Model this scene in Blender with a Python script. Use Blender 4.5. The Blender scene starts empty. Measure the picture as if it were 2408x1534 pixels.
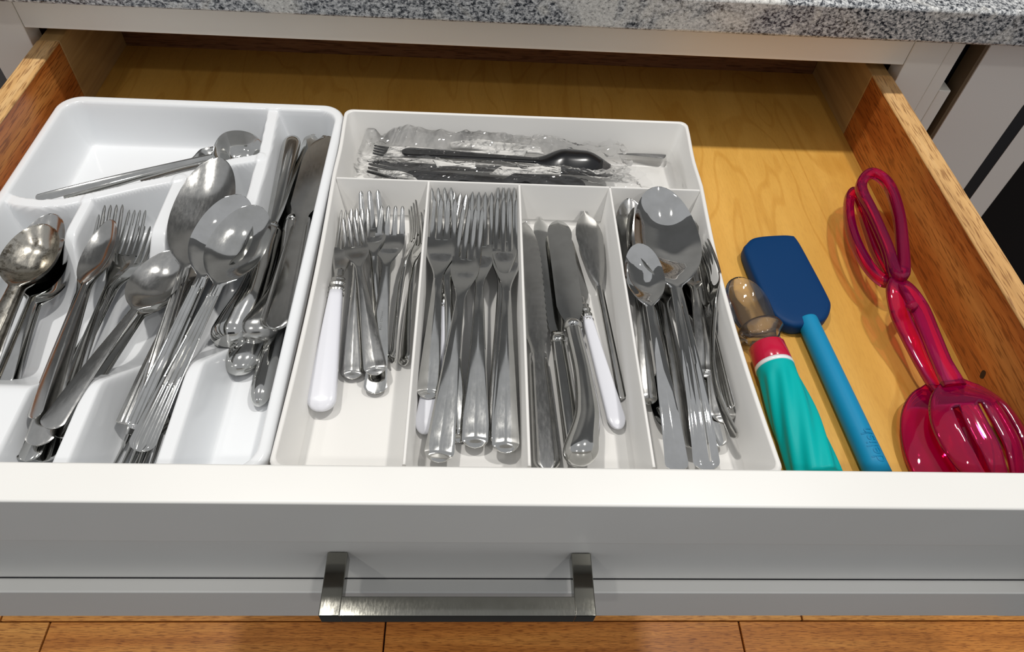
import bpy, bmesh, math, random
import numpy as np
from mathutils import Vector, Matrix

# ------------------------------------------------------------------ camera
FW, FH, FPX = 2408.0, 1534.0, 1665.35
CAM = np.array([0.00133, -0.17643, 0.40915])
def _axes():
    p, y, r = [math.radians(a) for a in (51.0235, 4.8884, 5.037)]
    f = np.array([math.sin(y)*math.cos(p), math.cos(y)*math.cos(p), -math.sin(p)])
    rt = np.array([math.cos(y), -math.sin(y), 0.0]); up = np.cross(rt, f)
    return f, math.cos(r)*rt + math.sin(r)*up, -math.sin(r)*rt + math.cos(r)*up
CF, CR, CU = _axes()
scene = bpy.context.scene
COL = scene.collection
cd = bpy.data.cameras.new('camera'); cam = bpy.data.objects.new('camera', cd); COL.objects.link(cam)
cd.sensor_fit = 'HORIZONTAL'; cd.sensor_width = 36.0; cd.lens = FPX/FW*36.0
cd.clip_start = 0.01; cd.clip_end = 50
cam.matrix_world = Matrix(((CR[0], CU[0], -CF[0], CAM[0]), (CR[1], CU[1], -CF[1], CAM[1]),
                           (CR[2], CU[2], -CF[2], CAM[2]), (0, 0, 0, 1)))
scene.camera = cam
scene.view_settings.view_transform = 'Standard'
scene.view_settings.look = 'None'
scene.view_settings.gamma = 1.0
scene.view_settings.use_curve_mapping = False
scene.view_settings.exposure = 0.05
cy = scene.cycles
cy.max_bounces = 7; cy.diffuse_bounces = 3; cy.glossy_bounces = 4; cy.transmission_bounces = 7; cy.transparent_max_bounces = 12
cy.caustics_reflective = False; cy.caustics_refractive = False

# ------------------------------------------------------------------ world and lamps
w = bpy.data.worlds.new('room_light'); scene.world = w; w.use_nodes = True
bg = w.node_tree.nodes['Background']; bg.inputs[0].default_value = (0.96, 0.975, 1.0, 1); bg.inputs[1].default_value = 0.44
def spot(name, loc, power, ang=100, blend=0.6, rad=0.045, col=(1, 0.965, 0.915), aim=None):
    l = bpy.data.lights.new(name, 'SPOT'); l.energy = power; l.color = col
    l.spot_size = math.radians(ang); l.spot_blend = blend; l.shadow_soft_size = rad
    o = bpy.data.objects.new(name, l); o.location = loc; COL.objects.link(o)
    if aim is not None:
        o.rotation_euler = (Vector(aim)-Vector(loc)).to_track_quat('-Z', 'Y').to_euler()
    return o
ZC = 1.80
spot('overhead_spot', (0.62, 0.366, ZC), 50)
spot('overhead_spot', (-0.44, 0.366, ZC), 50)
spot('overhead_spot', (0.55, -1.05, ZC), 18)  # unseen fill spot, added to brighten faces turned to the viewer
spot('overhead_spot', (-0.85, -1.05, ZC), 18)  # second added fill spot for the front faces

# ------------------------------------------------------------------ helpers
def un(px, py, z):
    """point of the picture (2408 x 1534) on the level z"""
    d = CF*FPX + CR*(px-FW/2) - CU*(py-FH/2)
    return CAM + d*((z-CAM[2])/d[2])
def proj(P):
    d = np.asarray(P)-CAM; k = d@CF
    return np.array([FW/2+FPX*(d@CR)/k, FH/2-FPX*(d@CU)/k])
def ppm(P):
    return FPX/((np.asarray(P)-CAM)@CF)

def link(name, me, mat, parent=None, smooth=True):
    o = bpy.data.objects.new(name, me); COL.objects.link(o)
    if mat is not None: me.materials.append(mat)
    if smooth: me.polygons.foreach_set('use_smooth', [True]*len(me.polygons))
    if parent is not None: o.parent = parent
    return o
def pyd(name, v, f, mat, parent=None, smooth=True, autosharp=None):
    me = bpy.data.meshes.new(name); me.from_pydata([tuple(map(float, p)) for p in v], [], f); me.validate(); me.update()
    bm = bmesh.new(); bm.from_mesh(me); bmesh.ops.recalc_face_normals(bm, faces=bm.faces)
    if autosharp:
        for e in bm.edges:
            if len(e.link_faces) == 2 and e.calc_face_angle(0) > math.radians(autosharp): e.smooth = False
    bm.to_mesh(me); bm.free()
    return link(name, me, mat, parent, smooth)
def empty(name, loc, label=None, cat=None, group=None):
    o = bpy.data.objects.new(name, None); COL.objects.link(o); o.location = Vector([float(c) for c in loc]); o.empty_display_size = 0.02
    tag(o, label, cat, group); return o
def tag(o, label=None, cat=None, group=None, kind=None):
    if label: o['label'] = label
    if cat: o['category'] = cat
    if group: o['group'] = group
    if kind: o['kind'] = kind
    return o
def box(name, lo, hi, mat, parent=None, bev=0.0, seg=2):
    """box given by two corners, in the parent's frame"""
    bm = bmesh.new(); bmesh.ops.create_cube(bm, size=1)
    lo = Vector(lo); hi = Vector(hi)
    for v in bm.verts: v.co = Vector([(lo[i]+hi[i])/2 + v.co[i]*(hi[i]-lo[i]) for i in range(3)])
    if bev: bmesh.ops.bevel(bm, geom=bm.edges[:], offset=bev, segments=seg, profile=0.5, affect='EDGES')
    me = bpy.data.meshes.new(name); bm.to_mesh(me); bm.free()
    o = link(name, me, mat, parent, smooth=bool(bev))
    if bev:
        for p in me.polygons: p.use_smooth = True
        bmn = bmesh.new(); bmn.from_mesh(me)
        for e in bmn.edges:
            if len(e.link_faces) == 2 and e.calc_face_angle(0) > math.radians(50): e.smooth = False
        bmn.to_mesh(me); bmn.free()
        wn = o.modifiers.new('flat_faces', 'WEIGHTED_NORMAL'); wn.weight = 100; wn.keep_sharp = True
    return o
def loft(name, rings, mat, parent=None, closed=True, caps=True, smooth=True, autosharp=None):
    rings = np.asarray(rings, float); n, m, _ = rings.shape
    v = rings.reshape(-1, 3).tolist(); f = []
    for i in range(n-1):
        for j in range(m if closed else m-1):
            k = (j+1) % m
            f.append((i*m+j, i*m+k, (i+1)*m+k, (i+1)*m+j))
    if caps and closed:
        f.append(tuple(range(m-1, -1, -1))); f.append(tuple((n-1)*m+j for j in range(m)))
    return pyd(name, v, f, mat, parent, smooth, autosharp)
def tube(name, pts, rad, mat, parent=None, seg=16, flat=1.0, up=(0, 0, 1), caps=True, autosharp=None):
    """sweep of an ellipse (half sizes rad and rad*flat) along a polyline"""
    pts = np.asarray(pts, float); n = len(pts); rad = np.broadcast_to(rad, (n,)); rings = []
    for i in range(n):
        t = pts[min(i+1, n-1)]-pts[max(i-1, 0)]; t = t/np.linalg.norm(t)
        x = np.cross(t, up); x /= np.linalg.norm(x); z = np.cross(x, t)
        a = np.linspace(0, 2*math.pi, seg, endpoint=False)
        rings.append(pts[i] + rad[i]*(np.cos(a)[:, None]*x + flat*np.sin(a)[:, None]*z))
    return loft(name, rings, mat, parent, caps=caps, autosharp=autosharp)
def sm(a, b, x):
    t = np.clip((np.asarray(x, float)-a)/(b-a), 0, 1); return t*t*(3-2*t)
def cubic(xs, ys, x):
    """Catmull-Rom style smooth interpolation through given points"""
    xs = np.asarray(xs, float); ys = np.asarray(ys, float); x = np.asarray(x, float)
    m = np.gradient(ys, xs) if len(xs) > 2 else np.full(len(xs), (ys[-1]-ys[0])/(xs[-1]-xs[0]))
    i = np.clip(np.searchsorted(xs, x)-1, 0, len(xs)-2)
    h = xs[i+1]-xs[i]; t = np.clip((x-xs[i])/h, 0, 1)
    return ((2*t**3-3*t**2+1)*ys[i] + (t**3-2*t**2+t)*h*m[i] + (-2*t**3+3*t**2)*ys[i+1] + (t**3-t**2)*h*m[i+1])

# ------------------------------------------------------------------ materials
def nt(m): return m.node_tree.nodes, m.node_tree.links
def mat(name, col, rough=0.5, metal=0.0, **kw):
    m = bpy.data.materials.new(name); m.use_nodes = True
    b = m.node_tree.nodes['Principled BSDF']
    b.inputs['Base Color'].default_value = (*col, 1); b.inputs['Roughness'].default_value = rough; b.inputs['Metallic'].default_value = metal
    for k, v in kw.items(): b.inputs[k.replace('_', ' ')].default_value = v
    return m
def coords(m, scale=(1, 1, 1), kind='Object'):
    N, L = nt(m); t = N.new('ShaderNodeTexCoord'); mp = N.new('ShaderNodeMapping')
    mp.inputs['Scale'].default_value = scale; L.new(t.outputs[kind], mp.inputs[0]); return mp.outputs[0]
def noise(m, vec, scale, detail=4, rough=0.6, dist=0.0):
    N, L = nt(m); n = N.new('ShaderNodeTexNoise'); n.inputs['Scale'].default_value = scale
    n.inputs['Detail'].default_value = detail; n.inputs['Roughness'].default_value = rough; n.inputs['Distortion'].default_value = dist
    L.new(vec, n.inputs['Vector']); return n.outputs['Fac']
def ramp(m, fac, stops):
    N, L = nt(m); r = N.new('ShaderNodeValToRGB'); e = r.color_ramp.elements
    while len(e) < len(stops): e.new(0.5)
    for i, (p, c) in enumerate(stops):
        e[i].position = p; e[i].color = (*c, 1) if len(c) == 3 else c
    L.new(fac, r.inputs[0]); return r.outputs[0]
def mix(m, fac, a, b, mode='MIX'):
    N, L = nt(m); x = N.new('ShaderNodeMix'); x.data_type = 'RGBA'; x.blend_type = mode
    if isinstance(fac, (int, float)): x.inputs[0].default_value = fac
    else: L.new(fac, x.inputs[0])
    for s, v in ((6, a), (7, b)):
        if isinstance(v, tuple): x.inputs[s].default_value = (*v, 1)
        else: L.new(v, x.inputs[s])
    return x.outputs[2]
def setb(m, sock, out):
    m.node_tree.links.new(out, m.node_tree.nodes['Principled BSDF'].inputs[sock])
def bump(m, h, strength=0.2, dist=0.001):
    N, L = nt(m); b = N.new('ShaderNodeBump'); b.inputs['Strength'].default_value = strength; b.inputs['Distance'].default_value = dist
    L.new(h, b.inputs['Height']); setb(m, 'Normal', b.outputs[0])

def wood(name, c_dark, c_mid, c_light, axis='Y', fine=1.0, rough=0.42, wide=1.0, pores=True):
    m = mat(name, c_mid, rough)
    s = {'X': (1.2, 26, 26), 'Y': (26, 1.2, 26), 'Z': (26, 26, 1.2)}[axis]
    v = coords(m, s)
    broad = noise(m, coords(m, tuple(q*0.8*wide for q in s)), 1.6, 3, 0.6, 0.6)
    c = ramp(m, broad, [(0.28, c_dark), (0.5, c_mid), (0.74, c_light)])
    st = noise(m, v, 7*fine, 5, 0.65, 0.2)
    c = mix(m, 0.55, c, ramp(m, st, [(0.3, (0.55, 0.5, 0.46)), (0.6, (1, 1, 1))]), 'MULTIPLY')
    if pores:
        po = noise(m, coords(m, tuple(q*(3.4 if q > 2 else 5) for q in s)), 9*fine, 2, 0.5)
        c = mix(m, 0.7, c, ramp(m, po, [(0.38, (0.36, 0.25, 0.20)), (0.48, (1, 1, 1))]), 'MULTIPLY')
    setb(m, 'Base Color', c)
    bump(m, st, 0.08, 0.0006)
    return m
def maple():
    m = mat('maple_plywood', (0.62, 0.36, 0.12), 0.38)
    N, L = nt(m)
    v = coords(m, (9.0, 2.2, 9.0))
    n1 = noise(m, v, 1.7, 2, 0.45, 0.3)
    mu = N.new('ShaderNodeMath'); mu.operation = 'MULTIPLY'; mu.inputs[1].default_value = 60.0; L.new(n1, mu.inputs[0])
    sn = N.new('ShaderNodeMath'); sn.operation = 'SINE'; L.new(mu.outputs[0], sn.inputs[0])
    ln = ramp(m, sn.outputs[0], [(0.80, (1, 1, 1)), (0.97, (0.90, 0.84, 0.74)), (1.0, (0.88, 0.82, 0.70))])
    tone = ramp(m, noise(m, coords(m, (22, 2, 22)), 1.4, 3), [(0.3, (0.61, 0.315, 0.055)), (0.7, (0.73, 0.41, 0.09))])
    c = mix(m, 0.8, tone, ln, 'MULTIPLY')
    fl = noise(m, coords(m, (220, 30, 220)), 4, 2)
    c = mix(m, 0.35, c, ramp(m, fl, [(0.3, (0.8, 0.75, 0.7)), (0.55, (1, 1, 1))]), 'MULTIPLY')
    setb(m, 'Base Color', c); return m
def granite():
    m = mat('granite', (0.5, 0.5, 0.5), 0.16)
    v = coords(m, (1, 1, 1))
    big = noise(m, v, 16, 3, 0.6, 0.8)
    mid = noise(m, coords(m, (1, 0.75, 1.3)), 330, 3, 0.7, 0.4)
    sml = noise(m, v, 620, 2, 0.6)
    c = ramp(m, mid, [(0.36, (0.010, 0.013, 0.020)), (0.44, (0.13, 0.14, 0.155)), (0.52, (0.42, 0.43, 0.44)), (0.66, (0.80, 0.81, 0.81))])
    pale = ramp(m, mid, [(0.30, (0.09, 0.092, 0.096)), (0.40, (0.56, 0.55, 0.52)), (0.62, (0.84, 0.83, 0.79))])
    c = mix(m, ramp(m, big, [(0.52, (0, 0, 0)), (0.62, (1, 1, 1))]), c, pale)
    c = mix(m, ramp(m, sml, [(0.30, (0.9, 0.9, 0.9)), (0.38, (0, 0, 0))]), c, (0.02, 0.022, 0.03))
    setb(m, 'Base Color', c); return m
def steel(name, col=(0.60, 0.60, 0.585), r0=0.10, r1=0.24, scr=1.0):
    m = mat(name, col, 0.2, 1.0)
    n = noise(m, coords(m, (90, 25, 90)), 6*scr, 4, 0.7)
    rr = ramp(m, n, [(0.35, (r0,)*3), (0.7, (r1,)*3)]); setb(m, 'Roughness', rr)
    sp = noise(m, coords(m, (1, 1, 1)), 55, 3, 0.6)
    setb(m, 'Base Color', mix(m, 1.0, (*col,), ramp(m, sp, [(0.3, (0.86, 0.86, 0.85)), (0.6, (1, 1, 1))]), 'MULTIPLY'))
    return m
M = {}
M['paint'] = mat('white_paint', (0.78, 0.77, 0.74), 0.34)
setb(M['paint'], 'Base Color', ramp(M['paint'], noise(M['paint'], coords(M['paint']), 5, 3), [(0.3, (0.75, 0.745, 0.715)), (0.7, (0.80, 0.795, 0.77))]))
M['frame_paint'] = mat('cabinet_frame_paint', (0.93, 0.89, 0.81), 0.42)
M['granite'] = granite()
M['maple'] = maple()
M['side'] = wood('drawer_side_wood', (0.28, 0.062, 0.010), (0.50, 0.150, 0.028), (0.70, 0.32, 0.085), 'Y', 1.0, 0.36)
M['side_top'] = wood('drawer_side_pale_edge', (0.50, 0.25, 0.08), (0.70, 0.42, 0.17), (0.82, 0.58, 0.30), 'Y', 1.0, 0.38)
M['side_far'] = wood('drawer_side_rear_tone', (0.36, 0.22, 0.08), (0.48, 0.30, 0.12), (0.58, 0.38, 0.17), 'Y', 1.0, 0.4, 1.0, False)
M['carcass'] = wood('carcass_wood', (0.16, 0.07, 0.03), (0.24, 0.11, 0.05), (0.3, 0.15, 0.07), 'X', 1.0, 0.5)
M['oak'] = wood('oak_floor', (0.48, 0.165, 0.028), (0.72, 0.28, 0.055), (0.84, 0.39, 0.09), 'X', 1.0, 0.4, 1.0)
M['oak2'] = wood('oak_floor_pale', (0.58, 0.23, 0.045), (0.80, 0.36, 0.085), (0.88, 0.45, 0.12), 'X', 1.0, 0.4, 1.0)
M['dark'] = mat('dark_gap', (0.012, 0.013, 0.016), 0.5)
M['nickel'] = steel('brushed_nickel', (0.27, 0.265, 0.235), 0.07, 0.11, 2.0)
M['appliance'] = mat('appliance_grey', (0.88, 0.85, 0.80), 0.45, 0.0)
M['glass_dark'] = mat('dark_glass', (0.012, 0.01, 0.009), 0.12)
M['tray_gloss'] = mat('tray_plastic_gloss', (0.79, 0.81, 0.83), 0.14)
M['tray_matte'] = mat('tray_plastic_satin', (0.77, 0.762, 0.74), 0.32)
M['ceil'] = mat('ceiling_paint', (0.8, 0.8, 0.78), 0.8)
M['wall'] = mat('wall_paint', (0.26, 0.26, 0.255), 0.8)
M['refl_block'] = mat('reflection_block_dark', (0.035, 0.04, 0.045), 0.7)
M['island'] = mat('island_paint', (0.02, 0.028, 0.04), 0.5)

# ------------------------------------------------------------------ room shell
ZFL = -0.77
fl = box('floor', (-2.6, -2.8, ZFL-0.05), (2.6, 1.1, ZFL-0.012), M['dark']); tag(fl, kind='structure')
rnd = random.Random(4)
PW = 0.12
rows = {0: [-1.15, -0.644, -0.1285, 0.4425, 0.98], 1: [-1.2, -0.72, -0.02, 0.55, 1.1], -1: [-1.1, -0.42, 0.13, 0.70, 1.2], 2: [-1.0, -0.3, 0.4, 1.1], -2: [-1.2, -0.5, 0.2, 0.9]}
for r, js in rows.items():
    y0 = 0.1665-PW*(1-r); y1 = y0+PW
    for a, b in zip(js[:-1], js[1:]):
        p = box('floor_plank', (a+0.0012, y0+0.0008, -0.012), (b-0.0012, y1-0.0008, 0.0), M['oak2'] if (r == 1 or (r == 0 and a < -1)) else M['oak'], fl, bev=0.0012, seg=1)
        p.location = (rnd.uniform(-.0, .0), 0, ZFL+rnd.uniform(-.0004, 0))
tag(box('wall_back', (-2.6, 1.04, ZFL), (2.6, 1.1, ZC+0.03), M['wall']), kind='structure')
tag(box('dark_reflection_block', (-0.62, -1.62, ZFL), (0.42, -1.50, 1.05), M['refl_block']), kind='structure')  # unseen dark slab added behind the camera, gives the spoons dark reflections

# ------------------------------------------------------------------ cabinet and counter
YF = 0.41                                              # front plane of the face frame
cab = empty('base_cabinet', (0, YF, ZFL), 'white painted base cabinet face frame around the open drawer', 'cabinet')
def cb(name, lo, hi, m, bev=0.0008): return box(name, (lo[0], lo[1]-YF, lo[2]-ZFL), (hi[0], hi[1]-YF, hi[2]-ZFL), m, cab, bev, 1)
cb('top_rail', (-0.3885, YF, 0.0745), (0.3885, YF+0.02, 0.113), M['frame_paint'])
cb('stile', (-0.4285, YF, -0.66), (-0.389, YF+0.02, 0.113), M['frame_paint'])
cb('stile', (0.389, YF, -0.66), (0.4234, YF+0.02, 0.113), M['frame_paint'])
cb('filler_strip', (0.4238, YF+0.001, -0.66), (0.4366, YF+0.02, 0.113), M['frame_paint'])
cb('filler_strip', (0.4367, YF+0.0012, -0.66), (0.4486, YF+0.02, 0.050), M['frame_paint'])
cb('lower_rail', (-0.3885, YF, -0.155), (0.3885, YF+0.02, -0.117), M['frame_paint'])
cb('lower_door', (-0.40, YF-0.02, -0.655), (0.40, YF-0.0005, -0.158), M['frame_paint'])
cb('toe_kick', (-0.43, YF+0.07, ZFL), (0.45, YF+0.085, -0.66), M['frame_paint'])
cb('side_panel', (-0.4285, YF+0.0205, -0.66), (-0.413, 1.03, 0.112), M['carcass'])
cb('side_panel', (0.425, YF+0.0205, -0.66), (0.436, 1.03, 0.112), M['carcass'])
cb('back_panel', (-0.4125, 1.02, -0.66), (0.4245, 1.03, 0.112), M['carcass'])
cb('floor_panel', (-0.4125, YF+0.0205, -0.66), (0.4245, 1.019, -0.64), M['carcass'])
# counter slab, with an eased front edge
ct = box('countertop', (-2.4, -0.021, 0.0), (2.4, 0.645, 0.0305), M['granite'], None, 0.0035, 3)
ct.location = (0, 0.3985, 0.1132)
tag(ct, 'speckled grey, black and white granite countertop above the drawer', 'countertop')
# built-in appliance at the right of the cabinet
ap = empty('kitchen_appliance', (0.75, YF, ZFL), 'grey steel appliance door with black seam and dark window beside cabinet', 'appliance')
def rrect(name, x0, x1, z0, z1, r, y0, y1, m):
    pts = []
    for cx, cz, a0 in ((x1-r, z1-r, 0), (x0+r, z1-r, 90), (x0+r, z0+r, 180), (x1-r, z0+r, 270)):
        for k in range(9):
            a = math.radians(a0+k*11.25); pts.append((cx+r*math.cos(a), cz+r*math.sin(a)))
    ring = lambda y, i=0.0: [(px-0.75, y-YF, pz-ZFL) for px, pz in pts]
    return loft(name, [ring(y1), ring(y0)], m, ap, smooth=False)
box('body', (0.4500-0.75, 0.024, 0.10), (0.30, 0.6, 0.875), M['dark'], ap)
rrect('door_edge', 0.4545, 1.05, -0.65, 0.1120, 0.001, YF+0.0004, YF+0.02, mat('door_edge_strip', (0.16, 0.11, 0.06), 0.4))
rrect('door_panel', 0.4580, 1.05, -0.65, 0.1118, 0.0015, YF-0.001, YF+0.019, M['appliance'])
rrect('door_seam', 0.5255, 0.98, -0.60, 0.060, 0.022, YF-0.0013, YF, M['dark'])
rrect('window_frame', 0.5395, 0.966, -0.586, 0.046, 0.020, YF-0.0018, YF, M['appliance'])
rrect('window_pane', 0.567, 0.94, -0.56, 0.004, 0.02, YF-0.0022, YF, M['glass_dark'])

# ------------------------------------------------------------------ drawer
XL, XR, WT = -0.3635, 0.3635, 0.018                    # inner faces of the sides, their thickness
ZW, YB = 0.0645, 0.515                                 # height of the sides, inner face of the back
dr = empty('drawer', (0, 0.2, -0.112), 'open white drawer with oak-toned wooden sides and maple bottom', 'drawer')
def db(name, lo, hi, m, bev=0.001, seg=2, parent=None):
    o = box(name, (lo[0], lo[1]-0.2, lo[2]+0.112), (hi[0], hi[1]-0.2, hi[2]+0.112), m, parent or dr, bev, seg); return o
db('bottom_panel', (XL-0.004, 0.0, -0.009), (XR+0.004, YB, 0.0), M['maple'], 0)
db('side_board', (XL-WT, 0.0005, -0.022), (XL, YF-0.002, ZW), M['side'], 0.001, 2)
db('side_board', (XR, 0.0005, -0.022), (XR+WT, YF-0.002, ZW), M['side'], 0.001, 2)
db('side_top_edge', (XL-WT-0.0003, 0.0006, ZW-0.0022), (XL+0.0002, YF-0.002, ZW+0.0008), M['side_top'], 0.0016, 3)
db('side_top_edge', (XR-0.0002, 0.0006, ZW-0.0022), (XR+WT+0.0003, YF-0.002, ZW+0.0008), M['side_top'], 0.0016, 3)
db('rear_side_section', (XL-WT, YF-0.0015, -0.022), (XL, YB+0.015, ZW), M['side_far'], 0.001)  # rear stretch of each side, drawn paler than the front stretch
db('rear_side_section', (XR, YF-0.0015, -0.022), (XR+WT, YB+0.015, ZW), M['side_far'], 0.001)
db('back_board', (XL, YB, -0.022), (XR, YB+0.015, ZW), M['carcass'], 0.001)
ZT, T = 0.0723, 0.022
HWD = 0.440
db('top_rail', (-HWD, -T, 0.022), (HWD, 0.0, ZT), M['paint'], 0.0016, 3)
db('front_panel', (-HWD+0.001, -0.0125, -0.0605), (HWD-0.001, -0.001, 0.0225), M['paint'], 0)
db('bottom_rail', (-HWD, -T, -0.1105), (HWD, 0.0, -0.0612), M['paint'], 0.0012, 3)
db('seam_line', (-HWD+0.002, -0.0132, -0.0614), (HWD-0.002, -0.0015, -0.0604), M['dark'], 0)
db('stile', (-HWD-0.0005, -T-0.0002, -0.1107), (-HWD+0.05, 0.0001, ZT+0.0001), M['paint'], 0.001)
db('stile', (HWD-0.05, -T-0.0002, -0.1107), (HWD+0.0005, 0.0001, ZT+0.0001), M['paint'], 0.001)
kp = np.array([0.3635, 0.1085, 0.030])
kn = pyd('wood_knot', [(0, 0.0024*math.cos(a)*(1+0.2*math.sin(2*a)), 0.0036*math.sin(a)) for a in np.linspace(0, 2*math.pi, 18, endpoint=False)]+[(-0.0003, 0.0, 0.0)], [(i, (i+1) % 18, 18) for i in range(18)], mat('knot_wood', (0.015, 0.006, 0.004), 0.6), dr)
kd = CF*FPX+CR*(2311-FW/2)-CU*(881-FH/2); kp = CAM+kd*((XR-0.0001-CAM[0])/kd[0]); kn.location = (kp[0], kp[1]-0.2, kp[2]+0.112)
hd = bpy.data.objects.new('handle', None); COL.objects.link(hd); hd.parent = dr; hd['label'] = 'brushed nickel bar pull'
HT = -0.0145; HB = HT-0.0115
db('handle_post', (-0.0840, -0.0505, HB), (-0.0718, -0.0130, HT), M['nickel'], 0.0007, 2, hd)
db('handle_post', (0.0640, -0.0505, HB), (0.0762, -0.0130, HT), M['nickel'], 0.0007, 2, hd)
db('handle_grip', (-0.0722, -0.0505, HB), (0.0644, -0.0393, HT), M['nickel'], 0.0005, 2, hd)

# ------------------------------------------------------------------ left tray: one moulded shell
ZR, ZB = 0.042, 0.0045
def left_tray():
    x0, x1, y0, y1, ro = -0.3545, -0.1138, 0.006, 0.3640, 0.020
    step = 0.00105
    xs = np.arange(x0-step, x1+2*step, step); ys = np.arange(y0-step, y1+2*step, step)
    X, Y = np.meshgrid(xs, ys)
    def srr(X, Y, a, b, c, d, r):
        qx = np.abs(X-(a+b)/2)-(b-a)/2+r; qy = np.abs(Y-(c+d)/2)-(d-c)/2+r
        return np.hypot(np.maximum(qx, 0), np.maximum(qy, 0))+np.minimum(np.maximum(qx, qy), 0)-r
    so = srr(X, Y, x0, x1, y0, y1, ro)
    # bring outside points back on the outline
    e = 1e-5
    gx = (srr(X+e, Y, x0, x1, y0, y1, ro)-so)/e; gy = (srr(X, Y+e, x0, x1, y0, y1, ro)-so)/e
    out = so > 0
    Xp = np.where(out, X-gx*so, X); Yp = np.where(out, Y-gy*so, Y)
    def smin(a, b, k):
        h = np.clip(0.5+0.5*(b-a)/k, 0, 1); return b*(1-h)+a*h-k*h*(1-h)
    def smax(a, b, k): return -smin(-a, -b, k)
    def seg(px, py, pts):
        best = np.full(px.shape, 9.0)
        for (ax, ay), (bx, by) in zip(pts[:-1], pts[1:]):
            t = np.clip(((px-ax)*(bx-ax)+(py-ay)*(by-ay))/((bx-ax)**2+(by-ay)**2), 0, 1)
            best = np.minimum(best, np.hypot(px-ax-t*(bx-ax), py-ay-t*(by-ay)))
        return best
    zt = 0.0405
    def flank(d, hw, k): return zt-np.maximum(d-hw, 0)*k-0.0
    si = srr(Xp, Yp, -0.3475, -0.1200, 0.012, 0.3550, 0.016)       # inner opening
    wall = ZR+0.004+si*4.2
    band = flank(seg(Xp, Yp, [(-0.350, 0.2350), (-0.338, 0.2300), (-0.322, 0.2280), (-0.304, 0.2305), (-0.2875, 0.2375), (-0.255, 0.2525), (-0.230, 0.2620), (-0.193, 0.2840), (-0.174, 0.2905)]), 0.0042, 4.6)
    ramp_up = lambda ya, yb: (Yp-ya)/(yb-ya)
    H = zt-ZB
    def upper(pts, hw, k, ya, yb, kr=None):
        d = seg(Xp, Yp, pts); prof = flank(d, hw, k)
        if kr is not None:
            xc = np.interp(Yp, [p[1] for p in pts][::-1], [p[0] for p in pts][::-1])
            prof = np.where(Xp > xc, flank(d, hw, kr), prof)
        return smin(prof, ZB-0.001+(H+0.004)*ramp_up(ya, yb), 0.010)
    ZF = 0.0395
    def front(xc, hw, fa, fb):
        prof = ZF-np.maximum(np.abs(Xp-xc)-hw, 0)*4.6
        cap = ZB-0.001+(ZF-ZB+0.001)*ramp_up(fa, fb)
        return smin(smin(prof, cap, 0.006), ZF+0*Xp, 0.003)
    d1 = upper([(-0.2885, 0.236), (-0.2885, 0.10)], 0.0034, 5.0, 0.162, 0.198)
    d2 = smax(upper([(-0.2282, 0.260), (-0.2275, 0.10)], 0.0048, 5.0, 0.166, 0.202), front(-0.2290, 0.0042, 0.112, 0.071), 0.004)
    d3 = smax(upper([(-0.1755, 0.356), (-0.1715, 0.30), (-0.1700, 0.24), (-0.1700, 0.10)], 0.0042, 5.0, 0.170, 0.206, 3.8), front(-0.1724, 0.0042, 0.130, 0.087), 0.004)
    blk = ZF-np.maximum(Xp+0.2650, 0)*4.6                             # closed front of the leftmost pocket
    blk = smin(smin(blk, ZB-0.001+(ZF-ZB+0.001)*ramp_up(0.100, 0.067), 0.006), ZF+0*Xp, 0.003)
    h = smax(smax(wall, band, 0.008), smax(d1, smax(d2, d3, 0.006), 0.006), 0.008)
    h = smax(h, blk, 0.006)
    h = smin(h, ZR+0*Xp, 0.0045)
    h = smax(h, ZB+0*Xp, 0.009)
    h = np.minimum(h, ZR)
    r = 0.0042; d = np.clip(-np.where(out, 0, so), 0, r)
    roll = ZR-(r-np.sqrt(np.maximum(r*r-(r-d)**2, 0)))
    h = np.minimum(h, roll)
    ny, nx = X.shape
    V = np.stack([Xp, Yp, h], -1).reshape(-1, 3)
    idx = np.arange(ny*nx).reshape(ny, nx)
    a = idx[:-1, :-1].ravel(); b = idx[:-1, 1:].ravel(); c = idx[1:, 1:].ravel(); dd = idx[1:, :-1].ravel()
    o1 = out.ravel(); keep = ~(o1[a] & o1[b] & o1[c] & o1[dd])
    F = np.stack([a, b, c, dd], -1)[keep]
    # skirt below the rolled rim
    from collections import Counter
    ed = Counter()
    for f in F:
        for i in range(4): ed[(f[i], f[(i+1) % 4])] += 1
    V = V.tolist(); F = F.tolist(); low = {}
    for (p, q) in list(ed):
        if (q, p) not in ed:
            for k in (p, q):
                if k not in low:
                    low[k] = len(V); V.append([V[k][0], V[k][1], 0.0012])
            F.append([q, p, low[p], low[q]])
    ox, oy = (x0+x1)/2, (y0+y1)/2
    V = [(p[0]-ox, p[1]-oy, p[2]) for p in V]
    me = bpy.data.meshes.new('cutlery_tray'); me.from_pydata(V, [], F); me.update()
    o = link('cutlery_tray', me, M['tray_gloss']); o.location = (ox, oy, 0.0)
    tag(o, 'glossy white moulded tray with rounded dividers at the left of the drawer', 'tray')
    return o
left_tray()

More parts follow.
